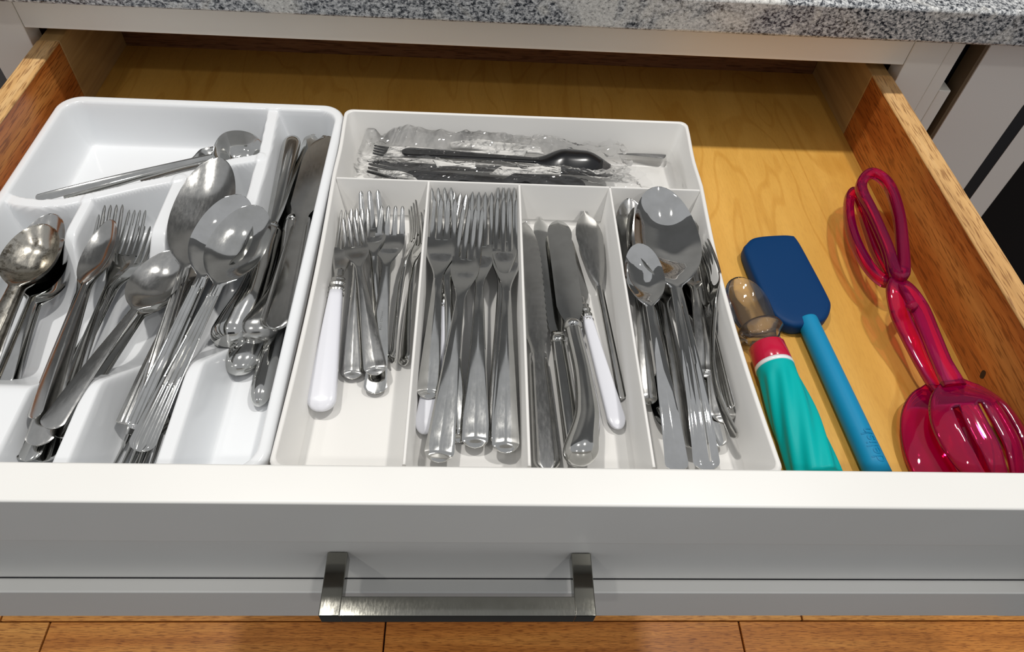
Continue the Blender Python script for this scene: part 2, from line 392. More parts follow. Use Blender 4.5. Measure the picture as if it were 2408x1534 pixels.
# ------------------------------------------------------------------ right tray: thin walls
TX0, TX1, TY0, TY1 = -0.1130, 0.1848, 0.0125, 0.3520
TF = 0.0035                                            # floor level inside
def bow_r(y): return -0.0052*math.sin(math.pi*min(max((y-TY0)/(0.27-TY0), 0), 1))
def bow_l(y): return 0.0026*math.sin(math.pi*min(max((y-TY0)/(0.27-TY0), 0), 1))
def rim_z(y): return 0.042+0.004*float(sm(0.285, 0.35, y))-0.0022*math.exp(-((y-0.31)/0.022)**2)
rt = empty('cutlery_tray', ((TX0+TX1)/2, (TY0+TY1)/2, 0.0), 'satin white thin-walled tray with straight dividers in the middle of the drawer', 'tray')
RO = np.array([(TX0+TX1)/2, (TY0+TY1)/2, 0.0])
def right_tray():
    n = 40
    def ring(ins, z, top, r):
        P = []
        x0, x1, y0, y1 = TX0+ins, TX1-ins, TY0+ins, TY1-ins
        ys = np.linspace(y0+r, y1-r, n); xs = np.linspace(x0+r, x1-r, 16)
        def add(x, y, side):
            k = 1.0
            xx = x+(bow_r(y) if side > 0 else bow_l(y) if side < 0 else 0)
            P.append((xx, y, rim_z(y)+z if top else z))
        for y in ys: add(x1, y, 1)
        for a in np.linspace(0, 90, 6)[1:-1]: add(x1-r+r*math.cos(math.radians(a)), y1-r+r*math.sin(math.radians(a)), 1)
        for x in xs[::-1]: add(x, y1, 0)
        for a in np.linspace(90, 180, 6)[1:-1]: add(x0+r+r*math.cos(math.radians(a)), y1-r+r*math.sin(math.radians(a)), -1)
        for y in ys[::-1]: add(x0, y, -1)
        for a in np.linspace(180, 270, 6)[1:-1]: add(x0+r+r*math.cos(math.radians(a)), y0+r+r*math.sin(math.radians(a)), -1)
        for x in xs: add(x, y0, 0)
        for a in np.linspace(270, 360, 6)[1:-1]: add(x1-r+r*math.cos(math.radians(a)), y0+r+r*math.sin(math.radians(a)), 1)
        return np.array(P)-RO
    R = [ring(0.0060, 0.0008, False, 0.007), ring(0.0012, -0.004, True, 0.007), ring(0.0002, -0.0035, True, 0.007), ring(0.0, -0.0006, True, 0.007),
         ring(0.0006, 0.0, True, 0.0065), ring(0.0026, 0.0, True, 0.006), ring(0.0032, -0.0008, True, 0.006), ring(0.0068, TF+0.0045, False, 0.006), ring(0.0095, TF+0.0008, False, 0.006), ring(0.013, TF, False, 0.006)]
    loft('shell', R, M['tray_matte'], rt, autosharp=60)
right_tray()
def divider(name, a, b, zt, th0=0.0011, th1=0.0021):
    """thin drafted wall from a to b"""
    a = np.array(a); b = np.array(b); d = (b-a)/np.linalg.norm(b-a); nrm = np.array([-d[1], d[0]])
    R = []
    for p in (a, b):
        prof = [(-th1-0.003, TF), (-th1, TF+0.003), (-th0, zt-0.0006), (-th0+0.0005, zt), (th0-0.0005, zt), (th0, zt-0.0006), (th1, TF+0.003), (th1+0.003, TF)]
        R.append([(p[0]+nrm[0]*o-RO[0], p[1]+nrm[1]*o-RO[1], z) for o, z in prof])
    loft(name, R, M['tray_matte'], rt, autosharp=50)
YD = 0.2650
divider('cross_divider', (TX0+0.004, YD+0.0008), (TX1-0.004, YD-0.0002), 0.0418)
for x in (-0.0369, 0.0350, 0.1078): divider('divider', (x, YD), (x, TY0+0.004), 0.0418)

# ------------------------------------------------------------------ cutlery
M['steel'] = steel('polished_steel', (0.60, 0.60, 0.585), 0.07, 0.12)
M['steel_dull'] = steel('worn_steel', (0.54, 0.535, 0.52), 0.14, 0.22)
M['steel_mirror'] = steel('mirror_steel', (0.70, 0.70, 0.69), 0.02, 0.05)
def tarnished():
    m = steel('tarnished_silver', (0.55, 0.52, 0.46), 0.16, 0.3)
    n = noise(m, coords(m, (60, 60, 60)), 1.6, 6, 0.75)
    N, L = nt(m); b = N['Principled BSDF']; old = b.inputs['Base Color'].links[0].from_socket
    setb(m, 'Base Color', mix(m, ramp(m, n, [(0.50, (0, 0, 0)), (0.62, (1, 1, 1))]), old, (0.16, 0.14, 0.11)))
    return m
M['tarnish'] = tarnished()
M['white_handle'] = mat('white_handle_plastic', (0.71, 0.72, 0.775), 0.25, Subsurface_Weight=0.0)
M['black_plastic'] = mat('black_plastic', (0.006, 0.0065, 0.008), 0.22)

def frame(H, Tp, roll):
    y = Tp-H; Ln = np.linalg.norm(y); y = y/Ln
    z = np.array([0, 0, 1.0])-y*y[2]; z /= np.linalg.norm(z); x = np.cross(y, z)
    a = math.radians(roll); x2 = math.cos(a)*x-math.sin(a)*z; z2 = math.sin(a)*x+math.cos(a)*z
    return Matrix(((x2[0], y[0], z2[0], H[0]), (x2[1], y[1], z2[1], H[1]), (x2[2], y[2], z2[2], H[2]), (0, 0, 0, 1))), Ln
def setup(name, H, zH, Tp, zT, N, roll, label, cat, group):
    A = un(*H, zH); B = un(*Tp, zT)
    mw, Ln = frame(A, B, roll)
    ss = np.linspace(0, 1, 400); pr = np.array([proj(A+(B-A)*t) for t in ss])
    sn = ss[np.argmin(np.hypot(pr[:, 0]-N[0], pr[:, 1]-N[1]))] if N is not None else 0.6
    o = empty(name, A, label, cat, group); o.matrix_world = mw
    sc = lambda t, px: px/ppm(A+(B-A)*t)
    return o, Ln, sn, sc

def crossrow(y, xc, w, z, th, depth, crown, pat, m=17):
    """one closed cross section: top from left to right, then the underside back"""
    u = np.linspace(-1, 1, m)
    top = z-depth*(1-u*u)+crown*(1-u*u)
    if pat:
        kind, amt = pat
        if kind == 'crease': top = top+amt*(1-np.abs(u))
        elif kind == 'lines': top = top+amt*np.cos(u*math.pi*4.0)*(np.abs(u) < 0.97)
        elif kind == 'thread': top = top-amt*(np.exp(-((np.abs(u)-0.74)/0.09)**2))+amt*0.7*np.exp(-((np.abs(u)-0.90)/0.10)**2)
        elif kind == 'rib': top = top+amt*np.exp(-(u/0.22)**2)-amt*np.exp(-((np.abs(u)-0.45)/0.12)**2)
    ub = np.linspace(1, -1, 7)
    bot = z-depth*(1-ub*ub)-th*(1-0.45*ub**4)
    edge = th*0.16
    P = [(xc+w*a, y, t-(edge if abs(a) > 0.999 else 0)) for a, t in zip(u, top)]
    P += [(xc+w*a*(0.985 if abs(a) > 0.999 else 1), y, t+(edge if abs(a) > 0.999 else 0)) for a, t in zip(ub, bot)]
    return P

def handle_rows(Ln, sn, hw, nw, th, arch, pat, endk=0.75, n=34, lip=False, taper=1.15, dent=0.0):
    """rows of a flat spoon or fork handle from its rounded end to the neck"""
    e = min(hw*endk/Ln, 0.2*sn)
    s1 = e*(1-np.cos(np.linspace(0.06, 1, 9)*math.pi/2)); s2 = np.linspace(e, sn, n)[1:]
    rows = []
    for s in np.concatenate([s1, s2]):
        q = s/sn
        base = nw+(hw-nw)*(1-min(max((s-e)/(sn-e), 0), 1))**taper
        if s < e: base = hw*math.sqrt(max(1-(1-s/e)**2, 1e-4))
        z = arch*math.sin(math.pi*q**0.85)*Ln
        pp = None
        if pat:
            fade = float(sm(0.015, 0.06, q))*float(1-sm(0.80, 0.97, q)) if pat[0] in ('crease', 'rib') else float(sm(0.0, 0.03, q))*float(1-sm(0.9, 1.0, q))
            pp = (pat[0], pat[1]*fade)
        cr = 0.00025+0.0006*q
        if lip: z -= 0.0012*float(1-sm(0.0, 0.045, q)); cr += 0.0005*float(sm(0.02, 0.05, q))*(1-float(sm(0.05, 0.11, q)))
        t = th*(0.75+0.75*q**2)
        rows.append(crossrow(s*Ln, 0, base, z, t, 0, cr, pp))
    return rows

def spoon(name, label, H, zH, Tp, zT, N, bw, hw, nw, roll=0, mat_='steel', pat=None, arch=0.007, deep=0.30, th=0.0016, cat='spoon', group=None, c=0.46, lip=False, endk=0.75, tipw=1.0):
    o, Ln, sn, sc = setup(name, H, zH, Tp, zT, N, roll, label, cat, group)
    hw = sc(0.06, hw)/2; nw = sc(sn, nw)/2; bw = sc((1+sn)/2, bw)/2
    mt = M[mat_]
    loft('handle', handle_rows(Ln, sn, hw, nw, th, arch, pat, lip=lip, endk=endk), mt, o, autosharp=62)
    rows = []
    for b in np.concatenate([np.linspace(0, 0.12, 6), np.linspace(0.12, 0.82, 16)[1:], 0.82+0.18*np.sin(np.linspace(0, 1, 9)[1:]*math.pi/2*0.985)]):
        eg = (1-((c-b)/c)**2)**0.72 if b < c else math.sqrt(max(1-((b-c)/(1-c))**2, 0))**tipw
        wd = max(bw*eg, 1e-4); wd = (wd**4+(nw*max(1-b*3.2, 0))**4)**0.25
        d = deep*bw*2*float(sm(0.0, 0.42, b))*float(1-sm(0.66, 1.03, b))**0.75
        rows.append(crossrow((sn+b*(1-sn))*Ln, 0, wd, 0.0, th*(1.5-0.75*float(sm(0, 0.2, b))), d, 0.00085*(1-float(sm(0, 0.12, b))), None, 25))
    loft('bowl', rows, mt, o, autosharp=62)
    return o

def fork(name, label, H, zH, Tp, zT, N, bw, hw, nw, roll=0, mat_='steel', pat=('crease', 0.0009), arch=0.005, th=0.0017, tines=4, root=0.48, cat='fork', group=None, dip=0.065, lip=True, handle='flat', fan=0.0, endk=0.75):
    o, Ln, sn, sc = setup(name, H, zH, Tp, zT, N, roll, label, cat, group)
    hw = sc(0.06, hw)/2; nw = sc(sn, nw)/2; bw = sc((1+sn)/2, bw)/2
    mt = M[mat_]; hl = (1-sn)*Ln
    zc = lambda q: -dip*hl*math.sin(math.pi*min(q, 1))*float(sm(-0.05, 0.42, q))
    if handle == 'flat':
        loft('handle', handle_rows(Ln, sn, hw, nw, th, arch, pat, lip=lip, endk=endk), mt, o, autosharp=62)
    else:
        plastic_handle(o, Ln, sn, hw, nw)
    rows = []
    for q in np.linspace(0, root, 16):
        wd = nw+(bw-nw)*float(sm(0.0, root*0.72, q))
        rows.append(crossrow((sn+q*(1-sn))*Ln, 0, wd, zc(q), th*(1.5-0.5*float(sm(0, .2, q))), 0.0012*float(sm(0.1, root, q)), 0.0006*(1-float(sm(0, 0.15, q))), None, 15))
    head = loft('head', rows, mt, o, autosharp=62)
    gap = 0.26
    tw = 2*bw/(tines+(tines-1)*gap)
    for k in range(tines):
        x0 = -bw+tw/2+k*tw*(1+gap); R = []
        for q in np.concatenate([np.linspace(root-0.02, 0.96, 11), [0.985, 1.0]]):
            t = (q-root)/(1-root); wt = tw/2*(1-0.42*max(t, 0))*(1.0 if q < 0.97 else 0.75 if q < 0.99 else 0.35)
            xx = x0*(1-0.10*max(t, 0)+fan*max(t, 0))
            R.append(crossrow((sn+q*(1-sn))*Ln, xx, wt, zc(q)-0.0009, th*(1.0-0.25*max(t, 0)), 0, 0.0002, None, 5))
        loft('tine', R, mt, head, autosharp=62)
    return o

def plastic_handle(o, Ln, sn, hw, nw, mat_='white_handle', ring=True, thk=0.42):
    f = 0.90*sn; R = []
    for s in np.concatenate([f*0.10*(1-np.cos(np.linspace(0.1, 1, 9)*math.pi/2)), np.linspace(0.10*f, f, 16)[1:]]):
        e = 0.10*f
        wd = hw*math.sqrt(max(1-(1-s/e)**2, 1e-3)) if s < e else hw+(nw*1.7-hw)*((s-e)/(f-e))
        a = np.linspace(0, 2*math.pi, 20, endpoint=False); th = hw*thk if s >= e else hw*thk*math.sqrt(max(1-(1-s/e)**2, 1e-3))
        ca, sa = np.cos(a), np.sin(a)
        R.append([(wd*np.sign(c_)*abs(c_)**0.6, s*Ln, th*np.sign(s_)*abs(s_)**0.6) for c_, s_ in zip(ca, sa)])
    loft('handle', R, M[mat_], o)
    R = []
    for k, s in enumerate(np.linspace(f-0.003/Ln, sn+0.01/Ln, 20)):
        r = (nw*1.9 if k < 13 else nw*1.15)*(1+(0.10*(1 if k % 4 < 2 else -1) if k < 12 else 0))
        a = np.linspace(0, 2*math.pi, 16, endpoint=False)
        R.append([(r*math.cos(t), s*Ln, r*0.6*math.sin(t)) for t in a])
    loft('ferrule', R, M['steel_dull'], o)

def knife(name, label, H, zH, Tp, zT, N, bw, hw, nw, roll=0, mat_='steel', style='oval', tip='round', group=None, serr=0, th=0.0013, bend=0.0, hth=0.0042, cat='knife', side=1, blade_mat=None):
    o, Ln, sn, sc = setup(name, H, zH, Tp, zT, N, roll, label, cat, group)
    hw = sc(0.08, hw)/2; nw = sc(sn, nw)/2; bw = sc((1+sn)/2, bw)/2
    mt = M[mat_]; bl = (1-sn)*Ln; f = sn
    a = np.linspace(0, 2*math.pi, 24, endpoint=False)
    if style == 'white':
        plastic_handle(o, Ln, sn, hw, nw)
    elif style == 'thread':
        loft('handle', handle_rows(Ln, sn, hw, nw, 0.0045, 0.0, ('thread', 0.0012), endk=0.8, taper=0.75), mt, o, autosharp=62)
    else:
        R = []
        for s in np.concatenate([0.10*f*(1-np.cos(np.linspace(0.08, 1, 10)*math.pi/2)), np.linspace(0.10*f, f, 26)[1:]]):
            e = 0.10*f; q = s/f
            cap = math.sqrt(max(1-(1-s/e)**2, 1e-3)) if s < e else 1.0
            xo = 0.0
            if style == 'pistol':
                prof = cubic([0, 0.10, 0.22, 0.45, 0.8, 1.0], [1.0, 1.0, 0.86, 0.62, 0.50, 0.50], q); wd = hw*float(prof)*cap
                xo = side*hw*0.55*float(1-sm(0.02, 0.36, q))*(-1)+side*hw*0.22*float(sm(0.1, 0.5, q))*float(1-sm(0.6, 1.0, q))
                tt = hth*float(cubic([0, 0.12, 0.4, 1.0], [1.35, 1.35, 1.0, 0.8], q))*cap
            else:
                wd = (nw+(hw-nw)*(1-q)**0.8)*cap; tt = hth*(0.7+0.45*(1-q))*cap
            R.append([(xo+wd*math.cos(t), s*Ln, tt*math.sin(t)) for t in a])
        loft('handle', R, mt, o)
        if style == 'pistol' or style == 'oval':
            R = []
            for k, s in enumerate(np.linspace(f-0.004/Ln, f+0.006/Ln, 6)):
                r = nw*(1.12, 1.16, 1.16, 1.0, .85, .8)[k]; tt = hth*(0.95, 1.0, 1.0, 0.7, 0.45, 0.25)[k]
                R.append([(r*math.cos(t), s*Ln, tt*math.sin(t)) for t in a])
            loft('bolster', R, mt, o)
    # blade: straight back on one side, curved edge on the other
    qs = np.concatenate([np.linspace(0, 0.10, 5), np.linspace(0.10, 0.80, 12 if not serr else serr*4)[1:], 0.80+0.20*np.sin(np.linspace(0, 1, 12)[1:]*math.pi/2*0.99)])
    R = []
    for i, q in enumerate(qs):
        grow = float(sm(0.0, 0.16, q)); b = nw*0.8+(bw-nw*0.8)*grow
        lft, rgt = b, b
        if tip == 'round':
            k = math.sqrt(max(1-max((q-0.80)/0.20, 0)**2, 1e-3)); lft *= max(k, .05)**0.8; rgt *= max(k, .05)
            cx = 0
        elif tip == 'curved':      # table knife: back straight, edge sweeping to the tip
            k = math.sqrt(max(1-max((q-0.62)/0.38, 0)**2.4, 1e-3)); rgt = -b*0.55+(b*1.55)*k if True else rgt
            lft = b*math.sqrt(max(1-max((q-0.93)/0.07, 0)**2, 1e-2))*1.0; rgt = max(rgt, -lft+0.0006)
        elif tip == 'spade':       # leaf-shaped spreader with a point
            prof = float(cubic([0, 0.10, 0.45, 0.72, 0.87, 1.0], [0.14, 0.40, 0.90, 1.0, 0.66, 0.02], q)); lft = rgt = bw*max(prof, .03)
        elif tip == 'notch':
            k = math.sqrt(max(1-max((q-0.86)/0.14, 0)**2, 1e-3)); lft *= max(k, .05); rgt *= max(k, .05)
            rgt *= 1-0.10*math.exp(-((q-0.78)/0.05)**2)
        if serr and 0.10 < q < 0.85: rgt += 0.00022*(1 if (i % 4) < 2 else -1)
        if side < 0: lft, rgt = rgt, lft
        y = (sn+q*(1-sn))*Ln; t0 = th*(1-0.45*q)
        P = [(-lft, y, 0), (-lft*0.6, y, t0*0.5), (0.5*(rgt-lft), y, t0*0.5), (rgt*0.6, y, t0*0.35), (rgt, y, 0),
             (rgt*0.6, y, -t0*0.35), (0.5*(rgt-lft), y, -t0*0.5), (-lft*0.6, y, -t0*0.5)]
        R.append(P)
    loft('blade', R, M[blade_mat or mat_], o, autosharp=40)
    return o

# --- right tray, first compartment: small forks
G1 = 'small forks in the first straight compartment'
fork('fork', 'small fork with smooth white plastic handle leaning on left wall of straight-sided tray', (752, 968), 0.012, (818, 492), 0.030, (812, 662), 44, 70, 18, 0, 'steel_dull', None, handle='white', group=G1, root=0.5)
fork('fork', 'three-tined small fork standing highest among the small forks', (898, 850), 0.008, (868, 446), 0.037, (876, 604), 62, 38, 18, 0, 'steel', tines=3, group=G1)
fork('fork', 'small fork with creased handle ending right beside the white handle', (827, 890), 0.009, (845, 488), 0.033, (842, 610), 54, 52, 17, 0, 'steel_dull', group=G1)
salad = fork('fork', 'wide flat four-tined salad fork with stamped plain round handle', (881, 926), 0.008, (922, 482), 0.034, (908, 628), 70, 54, 22, 0, 'steel', ('none', 0), group=G1, lip=False, root=0.58, arch=0.004)
fork('fork', 'small tarnished fork on top, its handle slanting right across the salad fork', (885, 880), 0.018, (826, 508), 0.036, (838, 632), 56, 54, 18, 0, 'steel_dull', group=G1)
fork('fork', 'small fork turned on its side near the second compartment wall', (921, 852), 0.012, (966, 480), 0.032, (945, 630), 56, 40, 15, -62, 'steel', group=G1)
fork('fork', 'outermost small fork on its side touching the first divider', (948, 858), 0.008, (984, 500), 0.026, (966, 630), 50, 44, 15, -48, 'steel', group=G1)
# --- second compartment: dinner forks
G2 = 'dinner forks in the second straight compartment'
fork('dinner_fork', 'dinner fork with smooth white plastic handle under the other forks', (996, 1022), 0.008, (1085, 472), 0.031, (1066, 690), 60, 50, 16, 0, 'steel_dull', None, handle='white', group=G2)
fork('dinner_fork', 'dinner fork at the bottom left with handle against the first divider', (996, 850), 0.007, (1090, 452), 0.036, (1040, 650), 62, 30, 15, 0, 'steel', group=G2)
fork('dinner_fork', 'dinner fork with tines highest at left, behind the front left fork', (1078, 1040), 0.007, (1038, 440), 0.040, (1058, 660), 66, 56, 18, 0, 'steel', group=G2)
fork('dinner_fork', 'lowest dinner fork at right with only tine tips and handle edge showing', (1166, 1030), 0.007, (1186, 474), 0.030, (1180, 668), 54, 48, 18, 0, 'steel_dull', group=G2)
fork('dinner_fork', 'dinner fork with tines highest at right, behind the front right fork', (1174, 1044), 0.011, (1191, 438), 0.040, (1184, 664), 56, 44, 18, 0, 'steel', group=G2)
fork('dinner_fork', 'dinner fork with straight handle ending in the middle of its compartment', (1117, 1052), 0.013, (1134, 450), 0.037, (1134, 674), 66, 66, 20, 0, 'steel', group=G2)
fork('dinner_fork', 'front left dinner fork with handle ending above the white handle', (1006, 936), 0.016, (1046, 464), 0.038, (1037, 656), 72, 54, 22, 0, 'steel', group=G2, root=0.54)
fork('dinner_fork', 'front right dinner fork leaning on the second divider', (1189, 1064), 0.016, (1193, 464), 0.038, (1193, 684), 66, 64, 20, 0, 'steel', group=G2)
fork('dinner_fork', 'topmost dinner fork slanting left with handle nearest the drawer front', (1030, 1086), 0.016, (1112, 484), 0.040, (1088, 706), 66, 70, 22, 0, 'steel', group=G2)
# --- third compartment: knives
G3 = 'knives in the third straight compartment'
knife('table_knife', 'round-tipped table knife with notch, second from the second divider', (1358, 1100), 0.010, (1270, 514), 0.016, (1315, 796), 42, 52, 34, 0, 'steel', 'oval', 'notch', G3)
knife('table_knife', 'knife with smooth white plastic handle beside the butter spreader', (1456, 1010), 0.009, (1322, 545), 0.010, (1374, 722), 40, 44, 14, 0, 'steel_dull', 'white', 'round', G3)
knife('table_knife', 'long table knife with fine serrated edge lying along the second divider', (1288, 1106), 0.018, (1240, 522), 0.016, (1265, 830), 52, 64, 40, 0, 'steel_dull', 'thread', 'curved', G3, serr=16)
knife('butter_spreader', 'pointed leaf-shaped butter spreader with thin square handle', (1464, 938), 0.008, (1374, 496), 0.020, (1394, 676), 62, 20, 15, 0, 'steel_dull', 'thread', 'spade', G3, cat='spreader')
knife('table_knife', 'broad butter knife with heavy curved pistol-grip handle', (1392, 1094), 0.022, (1312, 519), 0.022, (1351, 764), 60, 86, 38, 0, 'steel', 'pistol', 'notch', G3, side=1, hth=0.0075)
# --- fourth compartment: serving spoons
G4 = 'spoons in the fourth straight compartment'
spoon('spoon', 'spoon lying reversed with its bowl toward the drawer front', (1560, 640), 0.012, (1572, 1012), 0.013, (1576, 860), 84, 30, 18, 0, 'steel', None, group=G4)
spoon('spoon', 'spoon with shell ornament on handle end beside the third divider', (1526, 950), 0.012, (1480, 466), 0.038, (1500, 690), 92, 42, 18, 0, 'steel_dull', ('crease', 0.0012), group=G4, lip=True)
spoon('spoon', 'dark spoon half hidden to the left of the large serving spoon', (1578, 944), 0.010, (1502, 486), 0.034, (1530, 700), 100, 50, 18, 18, 'steel', ('crease', 0.0008), group=G4, lip=True)
spoon('spoon', 'spoon with bright flat handle end at the middle of the fourth compartment', (1690, 1050), 0.012, (1604, 562), 0.022, (1636, 760), 70, 44, 16, 0, 'steel', None, group=G4)
spoon('spoon', 'spoon with broad square-ended handle lowest at the right wall', (1704, 992), 0.016, (1612, 555), 0.026, (1650, 740), 62, 60, 18, 0, 'steel_dull', ('crease', 0.0006), group=G4, lip=True)
spoon('spoon', 'spoon with ornate beaded handle edge next to the curved fork', (1718, 962), 0.022, (1630, 575), 0.030, (1664, 730), 34, 26, 14, -40, 'steel_dull', ('lines', 0.0006), group=G4)
spoon('spoon', 'spoon with wide rounded handle end, shortest in its compartment', (1665, 886), 0.020, (1606, 500), 0.030, (1628, 680), 90, 54, 20, 0, 'steel_dull', ('crease', 0.0005), group=G4, lip=True)
fork('fork', 'slender fork on edge arching along the right tray wall', (1731, 1030), 0.027, (1652, 572), 0.039, (1668, 730), 50, 34, 14, -78, 'steel', None, group=G4, arch=0.055, lip=False)
spoon('spoon', 'spoon with scratched slanting handle beside the ridged serving handle', (1628, 1054), 0.018, (1526, 520), 0.030, (1560, 715), 84, 50, 20, 0, 'steel_dull', None, group=G4)
spoon('serving_spoon', 'large mirror-bright serving spoon with ridged handle, biggest in the tray', (1664, 1108), 0.022, (1549, 438), 0.050, (1590, 676), 156, 64, 30, 0, 'steel_mirror', ('rib', 0.0011), group=G4, deep=0.20, arch=0.02, th=0.002, c=0.42)
spoon('teaspoon', 'shiny teaspoon lying on top in front of the large serving spoon', (1594, 1110), 0.022, (1504, 572), 0.047, (1520, 722), 94, 56, 20, 0, 'steel_mirror', ('crease', 0.0007), group=G4, deep=0.22, arch=0.02)

# --- left tray, leftmost pocket: teaspoons
B1 = 'teaspoons in the leftmost moulded pocket'
spoon('teaspoon', 'lowest teaspoon in the leftmost pocket, mostly in shadow', (18, 918), 0.018, (130, 598), 0.022, (72, 712), 100, 44, 18, 0, 'steel', None, group=B1)
spoon('teaspoon', 'third teaspoon of the leftmost pocket with handle nearest the moulded divider', (2, 908), 0.022, (126, 556), 0.032, (66, 696), 104, 44, 20, 0, 'steel', None, group=B1, endk=0.8)
spoon('teaspoon', 'teaspoon whose tip shows just behind the tarnished spoon', (-42, 900), 0.024, (122, 502), 0.040, (48, 684), 112, 46, 22, 0, 'steel_dull', None, group=B1)
spoon('teaspoon', 'tarnished teaspoon with dark spots lying on top in leftmost pocket', (-75, 900), 0.030, (102, 526), 0.046, (24, 670), 128, 46, 30, 0, 'tarnish', None, group=B1)
# --- second pocket
B2 = 'cutlery in the second moulded pocket'
fork('fork', 'lowest fork of the second pocket with thread-bordered handle end', (58, 1084), 0.026, (346, 530), 0.018, (288, 690), 56, 60, 18, 0, 'steel', ('thread', 0.0007), group=B2, lip=False)
fork('fork', 'fork in the second pocket with tines farthest right', (100, 1086), 0.020, (322, 492), 0.034, (270, 684), 54, 62, 18, 0, 'steel', None, group=B2, lip=False)
fork('fork', 'fork in the second pocket with tines just behind the narrow spoon', (88, 1048), 0.031, (266, 480), 0.039, (238, 690), 58, 66, 18, 0, 'steel_dull', None, group=B2, lip=False)
fork('fork', 'fork under the narrow spoon with tines leaning on the moulded divider', (80, 992), 0.028, (250, 502), 0.033, (212, 700), 52, 44, 16, 0, 'steel', None, group=B2, lip=False)
spoon('spoon', 'spoon hidden under the oval spoon of the second pocket', (140, 1030), 0.028, (418, 612), 0.022, (330, 742), 104, 50, 18, 0, 'steel', None, group=B2)
spoon('spoon', 'narrow spoon tilted on top of the forks in the second pocket', (78, 984), 0.038, (256, 517), 0.048, (214, 678), 96, 46, 18, -22, 'steel_dull', None, group=B2, deep=0.2)
spoon('spoon', 'oval spoon lying diagonally on top in the second pocket', (112, 1008), 0.039, (418, 588), 0.038, (316, 728), 124, 60, 20, 0, 'steel_dull', None, group=B2, deep=0.24)
# --- third pocket: tablespoons
B3 = 'tablespoons in the third moulded pocket'
fork('fork', 'reversed fork in the third pocket with tines fanned toward drawer front', (446, 640), 0.018, (288, 1108), 0.010, (330, 930), 58, 40, 18, 0, 'steel', None, group=B3, lip=False, fan=0.35)
fork('fork', 'second reversed fork half hidden under the thread-edged handle', (470, 640), 0.008, (338, 1108), 0.010, (370, 930), 58, 40, 18, 0, 'steel', None, group=B3, lip=False, fan=0.35)
spoon('spoon', 'spoon with flared square handle end in the third pocket', (292, 998), 0.021, (530, 474), 0.028, (440, 660), 92, 44, 24, 0, 'steel_dull', ('lines', 0.0003), group=B3, endk=0.25)
spoon('tablespoon', 'tablespoon lying farthest back in the third pocket', (330, 985), 0.022, (512, 370), 0.054, (468, 640), 142, 44, 26, 0, 'steel_dull', ('lines', 0.0004), group=B3, deep=0.16)
spoon('tablespoon', 'left of the two overlapping tablespoons, with mirror-bright bowl', (316, 1010), 0.026, (562, 457), 0.056, (482, 655), 136, 50, 30, 0, 'steel_mirror', ('lines', 0.0005), group=B3, deep=0.2)
spoon('tablespoon', 'right of the two overlapping tablespoons with thread-edged handle end', (326, 1062), 0.030, (602, 482), 0.060, (520, 674), 142, 66, 26, 0, 'steel', ('lines', 0.0005), group=B3, deep=0.2)
# --- fourth pocket: knives
B4 = 'knives in the moulded pocket at its right side'
knife('table_knife', 'lowest knife of the moulded pocket with plain oval handle end', (606, 956), 0.010, (742, 352), 0.012, (676, 580), 42, 50, 34, 0, 'steel', 'oval', 'round', B4, hth=0.0058)
knife('table_knife', 'reversed serrated knife with its blade toward the drawer front', (690, 320), 0.030, (554, 884), 0.010, (634, 545), 48, 44, 30, 0, 'steel', 'oval', 'round', B4, serr=14)
knife('table_knife', 'knife with rounded handle end just above the lowest knife', (580, 882), 0.012, (728, 340), 0.014, (666, 560), 46, 84, 32, 0, 'steel', 'pistol', 'round', B4, hth=0.006)
knife('table_knife', 'knife behind the thread-edged knife with bulbous handle end below it', (622, 802), 0.020, (742, 316), 0.026, (698, 520), 52, 100, 34, 0, 'steel_dull', 'pistol', 'curved', B4, hth=0.0075)
knife('table_knife', 'knife standing on edge with bulbous handle end at left', (548, 806), 0.022, (716, 330), 0.026, (668, 550), 44, 100, 30, -45, 'steel', 'pistol', 'round', B4, hth=0.010)
knife('table_knife', 'topmost knife with thread-edged handle lying along the right rim', (645, 772), 0.036, (757, 319), 0.034, (713, 512), 68, 80, 38, -6, 'steel_dull', 'thread', 'curved', B4, side=-1)
# --- back left compartment
BA = 'serving pieces in the back moulded compartment'
spoon('serving_spoon', 'long serving spoon with dark bowl resting on the diagonal divider', (84, 468), 0.034, (618, 340), 0.026, (494, 342), 100, 20, 16, 34, 'steel', None, group=BA, deep=0.3, arch=0.012)
fork('serving_fork', 'long serving fork lying beside the dark serving spoon', (150, 466), 0.028, (560, 348), 0.022, (452, 388), 52, 24, 16, 30, 'steel', None, group=BA, lip=False)
spoon('spoon', 'pale spoon bowl showing under the dark serving spoon', (330, 425), 0.016, (616, 352), 0.010, (520, 385), 60, 24, 16, 0, 'steel_dull', None, group=BA)

def stamp(o, txt, px, length, arch, parent_name='handle'):
    """small raised lettering along a flat handle"""
    cu = bpy.data.curves.new('stamp', 'FONT'); cu.body = txt; cu.size = 0.004; cu.align_x = 'CENTER'; cu.align_y = 'CENTER'; cu.extrude = 0.00008
    ob = bpy.data.objects.new('stamp', cu); COL.objects.link(ob)
    me = bpy.data.meshes.new_from_object(ob.evaluated_get(bpy.context.evaluated_depsgraph_get())); bpy.data.objects.remove(ob)
    L0 = max(v.co.x for v in me.vertices)-min(v.co.x for v in me.vertices); k = length/L0
    inv = o.matrix_world.inverted(); best = min(np.linspace(0.02, 0.2, 300), key=lambda y: abs(proj(np.array(o.matrix_world @ Vector((0, y, 0.001))))[1]-px[1]))
    for v in me.vertices: v.co = Vector((-v.co.y*k, best+v.co.x*k, arch+v.co.z))
    me.materials.clear()
    h = [c for c in o.children if c.name.startswith(parent_name)][0]
    return link('stamped_lettering', me, M['steel_mirror'], h, False)
stamp(salad, 'INOX GERMANY', (895, 752), 0.0165, 0.0020)

